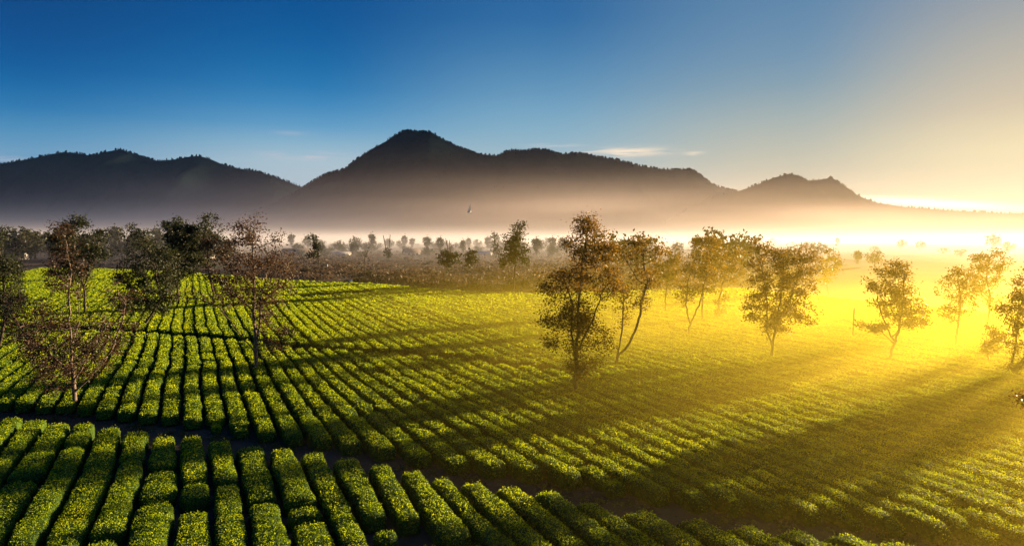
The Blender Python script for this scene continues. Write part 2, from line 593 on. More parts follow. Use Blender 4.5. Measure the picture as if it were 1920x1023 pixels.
def make_hedge(cl, hw, height=0.8, label=None, group=None, seed=0):
    """cl: (n,2) centre line on the ground, hw: (n,) half widths."""
    seg = np.linalg.norm(np.diff(cl, axis=0), axis=1)
    s = np.concatenate([[0], np.cumsum(seg)])
    L = s[-1]
    if L < .7:
        return None
    dep = np.maximum(cl[:, 1], 20)
    step = max(.22, .006 * dep.min())
    n = max(6, int(L / step)); n = min(n, 260)
    ss = np.linspace(0, L, n)
    if dep.max() / dep.min() > 2:                      # finer where it is near
        u = np.linspace(0, 1, n) ** 1.5
        ss = u * L if dep[0] < dep[-1] else (1 - u[::-1]) * L
    cx = np.interp(ss, s, cl[:, 0]); cy = np.interp(ss, s, cl[:, 1]); w = np.interp(ss, s, hw)
    tx = np.gradient(cx, ss); ty = np.gradient(cy, ss)
    tl = np.hypot(tx, ty); tx, ty = tx / tl, ty / tl
    nxv, nyv = ty, -tx                                  # to the right of travel
    endr = np.minimum(np.minimum(ss, L - ss) / .45, 1)
    endf = np.sqrt(np.clip(1 - (1 - endr) ** 2, 0.02, 1))
    hr = np.random.default_rng(seed + 501); height = height * hr.uniform(.88, 1.12); tone = hr.uniform(-.09, .09)
    K = 11
    ph = np.linspace(math.pi, 0, K)
    cs, sn = np.cos(ph), np.sin(ph)
    prx = np.sign(cs) * np.abs(cs) ** .34; prz = sn ** .30
    bare = np.ones(n)
    rb = np.random.default_rng(seed + 77)
    for s0 in rb.random(int(L / 9)) * L:                 # thin or missing bushes here and there
        bare *= 1 - rb.uniform(.15, .75) * np.exp(-((ss - s0) / rb.uniform(.25, .6)) ** 2)
    w_ = w * (1 + .13 * vnoise(ss / 1.1, seed * 3.3) + .06 * vnoise(ss / .3, seed)) * (.35 + .65 * bare) * (.45 + .55 * endf)
    h_ = height * (1 + .07 * vnoise(ss / 1.3, seed * 1.7) + .06 * vnoise(ss / .35, seed + 9)) * endf * (.4 + .6 * bare)
    PX = cx[:, None] + nxv[:, None] * w_[:, None] * prx; PY = cy[:, None] + nyv[:, None] * w_[:, None] * prx
    PZ = h_[:, None] * prz * (1 + .06 * vnoise(PX / .3, PY / .3, seed))
    V = np.stack([PX, PY, PZ], -1).reshape(-1, 3)
    i = np.arange(K - 1)[None, :] + K * np.arange(n - 1)[:, None]
    Fb = np.stack([i, i + K, i + K + 1, i + 1], -1).reshape(-1, 4)
    # leaves
    rg = np.random.default_rng(seed * 13 + 5)
    dd = np.interp(ss, s, dep)
    size_s = np.clip(.0024 * dd, .075, .42)
    rate = 2.0 * w * 1.5 * 1.5 / (size_s ** 2)          # leaves per metre of length
    cum = np.concatenate([[0], np.cumsum((rate[1:] + rate[:-1]) / 2 * np.diff(ss))])
    nl = int(min(cum[-1], 26000))
    uu = np.interp(np.sort(rg.random(nl)) * cum[-1], cum, ss)
    lphi = math.pi * np.clip(.5 + (rg.random(nl) - .5) * 1.0, 0.03, .97)
    lc, ls = np.cos(lphi), np.sin(lphi)
    lw = np.interp(uu, ss, w_); lh = np.interp(uu, ss, h_)
    # even spread across the flat top, some down the sides
    top = rg.random(nl) < .70
    fx = np.where(top, (rg.random(nl) * 2 - 1) * .97, np.sign(lc) * np.abs(lc) ** .34)
    fz = np.where(top, (1 - np.abs(fx) ** 4.5) ** .28, ls ** .30)
    x0 = np.interp(uu, ss, cx); y0 = np.interp(uu, ss, cy); nx0 = np.interp(uu, ss, nxv); ny0 = np.interp(uu, ss, nyv)
    sz = np.interp(uu, ss, size_s)
    jit = rg.normal(size=nl) * .03 + .015 + rg.random(nl) ** 4 * .14
    lx = x0 + nx0 * lw * fx; ly = y0 + ny0 * lw * fx
    lump = .05 * vnoise(lx / .45, ly / .45, seed * 2)
    pos = np.stack([lx, ly, lh * fz + (jit + lump) * np.where(top, 1, .3)], -1)
    pos[:, 2] = np.maximum(pos[:, 2], .04)
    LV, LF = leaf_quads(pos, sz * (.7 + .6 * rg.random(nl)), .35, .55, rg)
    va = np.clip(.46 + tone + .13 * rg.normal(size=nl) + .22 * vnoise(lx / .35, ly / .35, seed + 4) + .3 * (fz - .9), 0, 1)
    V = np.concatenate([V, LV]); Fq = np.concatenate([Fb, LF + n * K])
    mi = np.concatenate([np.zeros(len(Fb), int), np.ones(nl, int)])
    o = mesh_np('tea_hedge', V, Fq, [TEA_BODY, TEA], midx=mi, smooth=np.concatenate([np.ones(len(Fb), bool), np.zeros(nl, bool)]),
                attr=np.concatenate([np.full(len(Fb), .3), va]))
    tag(o, label, 'hedge', group)
    return o


TOPZ = 0.6
FURROW = 0.11                                            # half the gap between two hedges

# the near plot: furrows traced from top to bottom
A_F = [
    [(-40, 778), (-140, 905), (-230, 1023)], [(4, 778), (-80, 890), (-160, 1023)], [(47, 783), (0, 840), (-90, 1023)], [(92, 787), (3, 900), (-20, 935), (-85, 1040)],
    [(137, 793), (67, 920), (20, 993), (-10, 1045)], [(183, 797), (147, 887), (73, 1023), (62, 1045)], [(230, 803), (213, 887), (153, 1023), (144, 1045)],
    [(282, 810), (272, 880), (233, 1010), (224, 1045)], [(333, 817), (335, 907), (320, 1023), (318, 1045)], [(383, 820), (397, 903), (400, 1023), (401, 1045)],
    [(437, 828), (453, 907), (470, 1023), (475, 1045)], [(497, 836), (527, 940), (553, 1023), (560, 1045)], [(553, 843), (597, 930), (637, 1023), (648, 1045)],
    [(613, 855), (645, 915), (703, 1023), (715, 1045)], [(680, 868), (735, 970), (765, 1023), (778, 1045)], [(740, 880), (800, 975), (830, 1023), (845, 1045)],
    [(797, 890), (893, 1005), (910, 1023), (930, 1045)], [(850, 898), (910, 965), (978, 1023), (1003, 1045)], [(910, 908), (985, 968), (1045, 1023), (1070, 1045)],
    [(985, 918), (1050, 970), (1112, 1023), (1140, 1045)], [(1055, 930), (1182, 1023), (1213, 1045)], [(1130, 945), (1255, 1023), (1290, 1045)],
    [(1240, 965), (1340, 1023), (1378, 1045)], [(1330, 977), (1420, 1023), (1465, 1045)], [(1425, 988), (1500, 1023), (1550, 1045)], [(1515, 997), (1575, 1023), (1630, 1045)],
    [(1610, 1007), (1650, 1024), (1705, 1047)], [(1700, 1021), (1750, 1040), (1780, 1052)],
]
# gaps in those hedges: hedge number -> ranges of photograph rows left empty
A_GAPS = {3: [(893, 902)], 2: [(912, 922)], 5: [], 7: [(876, 881)], 8: [(903, 906), (936, 955)], 9: [(903, 907)], 10: [(938, 942)], 11: [(941, 946), (968, 976)],
          13: [(972, 993), (1012, 1030)], 14: [(978, 1020)], 6: [(1004, 1017)], 4: [(1032, 1060)], 15: [(1011, 1020)]}


def furrow_xy(pl, ys):
    p = np.array(pl, float)
    return np.interp(ys, p[:, 1], p[:, 0])


cnt = 0
for k in range(len(A_F) - 1):
    f0, f1 = A_F[k], A_F[k + 1]
    y0 = max(f0[0][1], f1[0][1]) - 1 if k < 12 else (f0[0][1] + f1[0][1]) / 2 - 1
    y1 = min(1050, max(f0[-1][1], f1[-1][1]))
    cuts = [y0]
    for (a, b) in A_GAPS.get(k, []):
        cuts += [a, b]
    cuts.append(y1)
    pieces = [(cuts[2 * j], cuts[2 * j + 1]) for j in range(len(cuts) // 2) if cuts[2 * j + 1] > cuts[2 * j] + 3]
    for j, (a, b) in enumerate(pieces):
        ys = np.linspace(a, b, 24)
        l = at(furrow_xy(f0, ys), ys, TOPZ); r_ = at(furrow_xy(f1, ys), ys, TOPZ)
        c = (l + r_) / 2
        t = np.gradient(c, axis=0); t /= np.linalg.norm(t, axis=1)[:, None]
        across = np.abs((r_ - l)[:, 0] * t[:, 1] - (r_ - l)[:, 1] * t[:, 0])
        hw = np.clip(across / 2 - FURROW, .25, 1.0)
        c = c[::-1]; hw = hw[::-1]
        where = '' if len(pieces) == 1 else (', path piece' if j == 0 else (', middle piece' if j < len(pieces) - 1 else ', outer piece'))
        cnt += 1
        make_hedge(c, hw, .64, '%s tea hedge below the dark path, from its shaded end%s' % (nth(k + 1), where), 'tea hedges in the near plot', seed=cnt)

# the long plot above the path and the plot beyond the cross path
def b_vp(x):
    return np.interp(x, [560, 760, 900, 1200], [350, 292, 300, 400])


def trace(xref, yref, xv, ylo, yhi, n=400):
    """Photograph line through (xref, yref) to the vanishing point (xv, HORIZON), between two rows."""
    D = np.geomspace(ylo - HORIZON, yhi - HORIZON, n)     # even in distance
    y = HORIZON + D
    return xv + (xref - xv) * D / (yref - HORIZON), y


def wobble(c):
    """Shared gentle bends of the planting."""
    return np.c_[c[:, 0] + .30 * vnoise(c[:, 1] / 17, c[:, 0] / 40, 2) + .12 * vnoise(c[:, 1] / 5, c[:, 0] / 30, 4), c[:, 1]]


def family(xrefs, yref, vp, bottom, top_fn, label_fn, group, seed0, cut=None):
    lines = []
    for x in xrefs:
        X, Y = trace(x, yref, float(vp(x)), 1140, 496)
        lines.append((X, Y))
    for k in range(len(xrefs) - 1):
        X = (lines[k][0] + lines[k + 1][0]) / 2; Y = lines[k][1]
        ok = (Y < bottom(X)) & (Y > top_fn(X)) & (X > -420) & (X < 2420)
        if ok.sum() < 8:
            continue
        idx = np.nonzero(ok)[0]
        idx = np.arange(idx[0], idx[-1] + 1)
        runs = [idx]
        if cut is not None:
            cm = cut(X[idx], Y[idx])
            if cm.any():
                q = np.nonzero(cm)[0]
                runs = [idx[:q[0]], idx[q[-1] + 1:]]
        g0 = at(lines[k][0], Y, TOPZ); g1 = at(lines[k + 1][0], Y, TOPZ)
        for j, run in enumerate(runs):
            if len(run) < 6:
                continue
            c = (g0[run] + g1[run]) / 2
            t = np.gradient(c, axis=0); t /= np.linalg.norm(t, axis=1)[:, None]
            df = g1[run] - g0[run]
            hw = np.abs(df[:, 0] * t[:, 1] - df[:, 1] * t[:, 0]) / 2
            if hw.mean() < .3:
                continue
            hw = np.clip(hw - .10, .25, 1.2)
            make_hedge(wobble(c), hw, .6, label_fn(k, j if len(runs) > 1 else -1), group, seed=seed0 + k * 2 + j)


B_X = 341 + 39.0 * np.arange(-26, 82)


def b_bottom(x): return interp(PATH_UP, x)
def b_top(x): return np.where(x < 1085, interp(LINE2, x) + 3, interp(FAR_EDGE, x))


def b_top_row(x):
    return b_top(x)


# hedge 21 of the list stands beside the thin leaning tree at the path
def b_label(k, j):
    n = k - 21
    if n >= 1:
        return 'long tea hedge above the dark path, %s past the thin leaning tree' % nth(n)
    if n == 0:
        return 'tea hedge above the dark path, level with the thin leaning tree'
    return 'shaded tea hedge above the dark path, %s on the dark side of the leaning tree' % nth(-n)


def family_b():
    lines = [trace(x, 752, float(b_vp(x)), 1140, 496) for x in B_X]
    for k in range(len(B_X) - 1):
        X = (lines[k][0] + lines[k + 1][0]) / 2; Y = lines[k][1]
        inb = Y < HORIZON + (b_bottom(X) - HORIZON) * (CAM_H - TOPZ * .25) / CAM_H
        if not inb.any():
            continue
        # does this hedge meet the cross path, or run on to the far edge of the field?
        l2 = np.where(X < 1085, interp(LINE2, X), -1)
        meets = np.nonzero((Y < l2 + 5) & (X < 1085))[0]
        first_l2 = meets[0] if len(meets) else None
        xm = X[first_l2] if first_l2 is not None else None
        if first_l2 is not None and Y[first_l2] > 640 - 90 and abs(Y[first_l2] - interp(LINE2, X[first_l2])) < 9:
            ok = inb & (np.arange(len(Y)) < first_l2)
        else:
            ok = inb & (Y > interp(FAR_EDGE, X))
        ok &= (X > -420) & (X < 2420)
        if ok.sum() < 8:
            continue
        run = np.nonzero(ok)[0]
        g0 = at(lines[k][0], Y, TOPZ)[run]; g1 = at(lines[k + 1][0], Y, TOPZ)[run]
        c = (g0 + g1) / 2
        t = np.gradient(c, axis=0); t /= np.linalg.norm(t, axis=1)[:, None]
        df = g1 - g0
        hw = np.clip(np.abs(df[:, 0] * t[:, 1] - df[:, 1] * t[:, 0]) / 2 - FURROW, .25, 1.2)
        make_hedge(wobble(c), hw, .64, b_label(k, -1), 'tea hedges above the dark path', seed=400 + k)


family_b()

C_X = 345 + 27.0 * np.arange(-34, 32)


def c_vp(x): return np.interp(x, [450, 600], [352, 400])


def c_label(k, j):
    n = k - 33
    tail = '' if j < 0 else (', near piece' if j == 0 else ', far piece')
    if n >= 1:
        return 'tea hedge beyond the thin cross path, %s past the dark round-crowned tree%s' % (nth(n), tail)
    return 'shaded tea hedge beyond the thin cross path, %s before the round-crowned tree%s' % (nth(1 - n), tail)


CUT = [(560, 555), (640, 549), (760, 541)]


def c_cut(x, y):
    return (np.abs(y - interp(CUT, x)) < 1.6) & (x > 560) & (x < 760)


family(C_X, 647, c_vp, lambda x: np.where(x < 1085, interp(LINE2, x) - 1.5, -1), lambda x: interp(FAR_EDGE, x), c_label, 'tea hedges beyond the cross path', 900, c_cut)


rw = np.random.default_rng(31)
nt = 900
pxs_ = rw.uniform(-200, 2100, nt)
fy = np.where(rw.random(nt) < .55, np.where(rw.random(nt) < .5, .04, .96) + rw.normal(size=nt) * .1, rw.random(nt))
yy_ = interp(PATH_UP, pxs_) * (1 - fy) + interp(PATH_LO, pxs_) * fy
gp = at(pxs_, yy_)
keep = rw.random(nt) < np.clip(.5 + vnoise(gp[:, 0] / 2.5, gp[:, 1] / 2.5, 1.5), .05, 1)
gp = gp[keep]
rr_ = np.repeat(gp, 14, 0)
pos = np.c_[rr_ + rw.normal(size=rr_.shape) * .14, .03 + rw.random(len(rr_)) * .14]
LV, LF = leaf_quads(pos, .10 + .12 * rw.random(len(pos)), .6, .35, rw)
WEED = leaf_mat('weed_leaf', [(0, (.05, .055, .015)), (.6, (.11, .12, .025)), (1, (.20, .17, .05))], (1.6, 1.5, .7), .4, .5, .3, .8)
tag(mesh_np('weeds', LV, LF, WEED, attr=np.clip(.5 + .25 * rw.normal(size=len(pos)), 0, 1)), kind='stuff')
ns = 1500
pxs_ = rw.uniform(-200, 2100, ns); fy = rw.random(ns)
gp = at(pxs_, interp(PATH_UP, pxs_) * (1 - fy) + interp(PATH_LO, pxs_) * fy)
r_s = .02 + .06 * rw.random(ns) ** 3
oct_ = np.array([(1, 0, 0), (0, 1, 0), (-1, 0, 0), (0, -1, 0), (0, 0, .8), (0, 0, -.6)], float)
Vs = (oct_[None] * (.7 + .6 * rw.random((ns, 6, 1)))) * r_s[:, None, None] + np.c_[gp, r_s * .3][:, None, :]
bs = (np.arange(ns) * 6)[:, None]
Ts = np.concatenate([np.concatenate([bs + a_, bs + b_, bs + c_], 1) for a_, b_, c_ in ((0, 1, 4), (1, 2, 4), (2, 3, 4), (3, 0, 4), (1, 0, 5), (2, 1, 5), (3, 2, 5), (0, 3, 5))])
STONE = flat_mat('clod', (.07, .05, .038), (.16, .12, .09), 12.0, .95)
tag(mesh_np('gravel', Vs.reshape(-1, 3), Ts, STONE), kind='stuff')

# ------------------------------------------------------------------ trees
def tubes(P0, P1, R0, R1, k=5):
    n = len(P0)
    D = P1 - P0
    ln = np.linalg.norm(D, axis=1)[:, None] + 1e-9
    D = D / ln
    ref = np.where(np.abs(D[:, 2:3]) > .9, np.array([[1., 0, 0]]), np.array([[0, 0, 1.]]))
    A = np.cross(D, ref); A /= np.linalg.norm(A, axis=1)[:, None]
    B = np.cross(D, A)
    an = np.arange(k) * 2 * math.pi / k
    ring = A[:, None, :] * np.cos(an)[None, :, None] + B[:, None, :] * np.sin(an)[None, :, None]
    V0 = P0[:, None, :] + ring * R0[:, None, None]; V1 = (P1 + D * R1[:, None] * .3)[:, None, :] + ring * R1[:, None, None]
    V = np.concatenate([V0, V1], 1).reshape(-1, 3)
    b = (np.arange(n) * 2 * k)[:, None]
    q = [np.concatenate([b + c, b + (c + 1) % k, b + k + (c + 1) % k, b + k + c], 1) for c in range(k)]
    return V, np.concatenate(q)


def grow(trunks, att, step, kill, infl, iters=140, rg=rng):
    """Branches grown towards the points of a crown (space colonisation). trunks: polylines that start at the base."""
    pos, par = [], []
    for pl in trunks:
        pl = np.array(pl, float)
        start = -1
        if pos:
            dd = np.linalg.norm(np.array(pos) - pl[0], axis=1); start = int(dd.argmin())
        prev = start
        seg = np.linalg.norm(np.diff(pl, axis=0), axis=1)
        s = np.concatenate([[0], np.cumsum(seg)])
        m = max(2, int(s[-1] / step))
        pts = np.stack([np.interp(np.linspace(0, s[-1], m + 1), s, pl[:, q]) for q in range(3)], -1)
        amp = .05 * min(1, s[-1] / 4)
        ph = rg.random() * 50
        pts[1:-1, 0] += amp * vnoise(np.arange(1, m) * .6, ph) * 1.6
        pts[1:-1, 1] += amp * vnoise(np.arange(1, m) * .6, ph + 9) * 1.6
        for q, p in enumerate(pts):
            if q == 0 and start >= 0:
                continue
            pos.append(p); par.append(prev); prev = len(pos) - 1
    P_ = np.array(pos); par = list(par)
    att = att.copy()
    best = np.full(len(att), 1e9); bi = np.zeros(len(att), int)

    def upd(newP, off):
        nonlocal best, bi
        dm = np.linalg.norm(att[:, None, :] - newP[None], axis=2)
        j = dm.argmin(1); dv = dm[np.arange(len(att)), j]
        better = dv < best
        best = np.where(better, dv, best); bi = np.where(better, j + off, bi)
    upd(P_, 0)
    for it in range(iters):
        act = best < infl * (1 if it > 3 else 3)
        if not act.any():
            if len(att) == 0: break
            act = best <= best.min() + 1e-6
        nodes, inv = np.unique(bi[act], return_inverse=True)
        dv = att[act] - P_[bi[act]]
        dv /= np.linalg.norm(dv, axis=1)[:, None] + 1e-9
        acc = np.zeros((len(nodes), 3)); np.add.at(acc, inv, dv)
        acc += rg.normal(size=acc.shape) * .22
        acc /= np.linalg.norm(acc, axis=1)[:, None] + 1e-9
        newP = P_[nodes] + acc * step
        off = len(P_)
        P_ = np.concatenate([P_, newP]); par += list(nodes)
        upd(newP, off)
        keep = best > kill
        att = att[keep]; best = best[keep]; bi = bi[keep]
        if len(att) == 0 or len(P_) > 3000:
            break
    return P_, np.array(par)


def make_tree(label, base, ells, cat='tree', mats=(BARK, LEAF_RED), trunk_px=None, dens=1.0, natt=260, group=None, seed=0, r_base=None, bare=0.0, name='tree',
              leaf_scale=1.0, extra=None, gap=.0, leaf_up=-.25):
    """base: photograph pixel of the foot; ells: crown lobes (cx, cy, rx, ry) in photograph pixels; trunk_px: stems as pixel polylines."""
    bx, by = base
    g = at(bx, by)
    dist = float(g[1]); s = dist / F0
    rg = np.random.default_rng(1000 + seed)
    root = empty(name, (g[0], g[1], 0))
    tag(root, label, cat, group)

    def loc(px, py, yy=0.0):
        return np.array([(px - bx) * s, yy, (by - py) * s])
    ells = [(e[0], e[1], e[2] * 1.08, e[3] * 1.06) for e in ells]
    vol = np.array([e[2] ** 2 * e[3] for e in ells], float) ** .8
    att = []
    for e, v in zip(ells, vol / vol.sum()):
        m = max(6, int(natt * v * 2.2))
        d_ = rg.normal(size=(m, 3)); d_ /= np.linalg.norm(d_, axis=1)[:, None]
        d_ *= (rg.random(m) ** (1 / 2.4))[:, None]
        p = loc(e[0], e[1], rg.normal() * e[2] * s * .25) + d_ * np.array([e[2] * s, e[2] * s * .9, e[3] * s])
        nz = vnoise(p[:, 0] / 1.1 + seed, p[:, 1] / 1.1, p[:, 2] / 1.1)
        p = p[nz > gap - .25][:max(4, int(natt * v))]
        att.append(p)
    att = np.concatenate(att)
    att = att[att[:, 2] > .4]
    Ht = att[:, 2].max()
    if trunk_px is None:
        low = min(ells, key=lambda e: -e[1])
        trunk_px = [[(bx, by), ((bx + low[0]) / 2 + rg.normal() * 2, (by + low[1] + low[3] * .3) / 2), (low[0], low[1])]]
    trunks = []
    for q, pl in enumerate(trunk_px):
        yy = rg.normal() * .5
        pts = [loc(x, y, yy * (j / max(1, len(pl) - 1))) for j, (x, y) in enumerate(pl)]
        trunks.append(pts)
    trunks[0][0][2] = -.1
    step = Ht * .026
    P_, par = grow(trunks, att, step, step * 1.7, step * 11, rg=rg)
    n = len(P_)
    kids = np.zeros(n, int)
    for p in par:
        if p >= 0: kids[p] += 1
    # radii: pipe model from the tips down
    rt = max(.013, .00030 * dist)
    acc = np.zeros(n); ex = 2.35
    for q in range(n - 1, -1, -1):
        if kids[q] == 0: acc[q] = rt ** ex
        if par[q] >= 0: acc[par[q]] += acc[q]
    rad = acc ** (1 / ex)
    rb = r_base or Ht * .0115
    rad = rt + (rad - rt) * (rb - rt) / max(1e-6, rad.max() - rt) if rad.max() > rt else rad
    ch = np.nonzero(par >= 0)[0]
    V, Fq = tubes(P_[par[ch]], P_[ch], rad[par[ch]] * .97, rad[ch], 6 if dist < 110 else 4)
    # flare at the foot
    mesh_np('trunk', V, Fq, mats[0], root, smooth=True)
    # leaves at the thin ends
    area = sum(math.pi * e[2] * e[3] for e in ells) * s * s
    Ls = max(.155, .0031 * dist) * leaf_scale
    nl = int(min(26000, dens * 3.2 * area / (.5 * Ls * Ls)))
    if nl > 10:
        thin = np.nonzero((rad < rt * 2.0) & (np.arange(n) > 3))[0]
        thin = thin[(P_[thin, 2] > Ht * .1)]
        tips = thin[kids[thin] == 0]
        src = np.concatenate([thin, tips, tips, tips])
        w = .20 + np.clip(vnoise(P_[src, 0] / .8 + seed, P_[src, 1] / .8, P_[src, 2] / .8) + .25, 0, 1.4)
        pick = rg.choice(src, nl, p=w / w.sum())
        off = rg.normal(size=(nl, 3)) * np.array([1, 1, .75]) * (Ht * .020 + Ls * .40)
        LV, LF = leaf_quads(P_[pick] + off, Ls * (.6 + .8 * rg.random(nl)), leaf_up, .55, rg)
        va = np.clip(.42 + .25 * rg.normal(size=nl), 0, 1)
        mesh_np('crown', LV, LF, mats[1], root, attr=va)
    if extra:
        extra(root, loc, s)
    return root


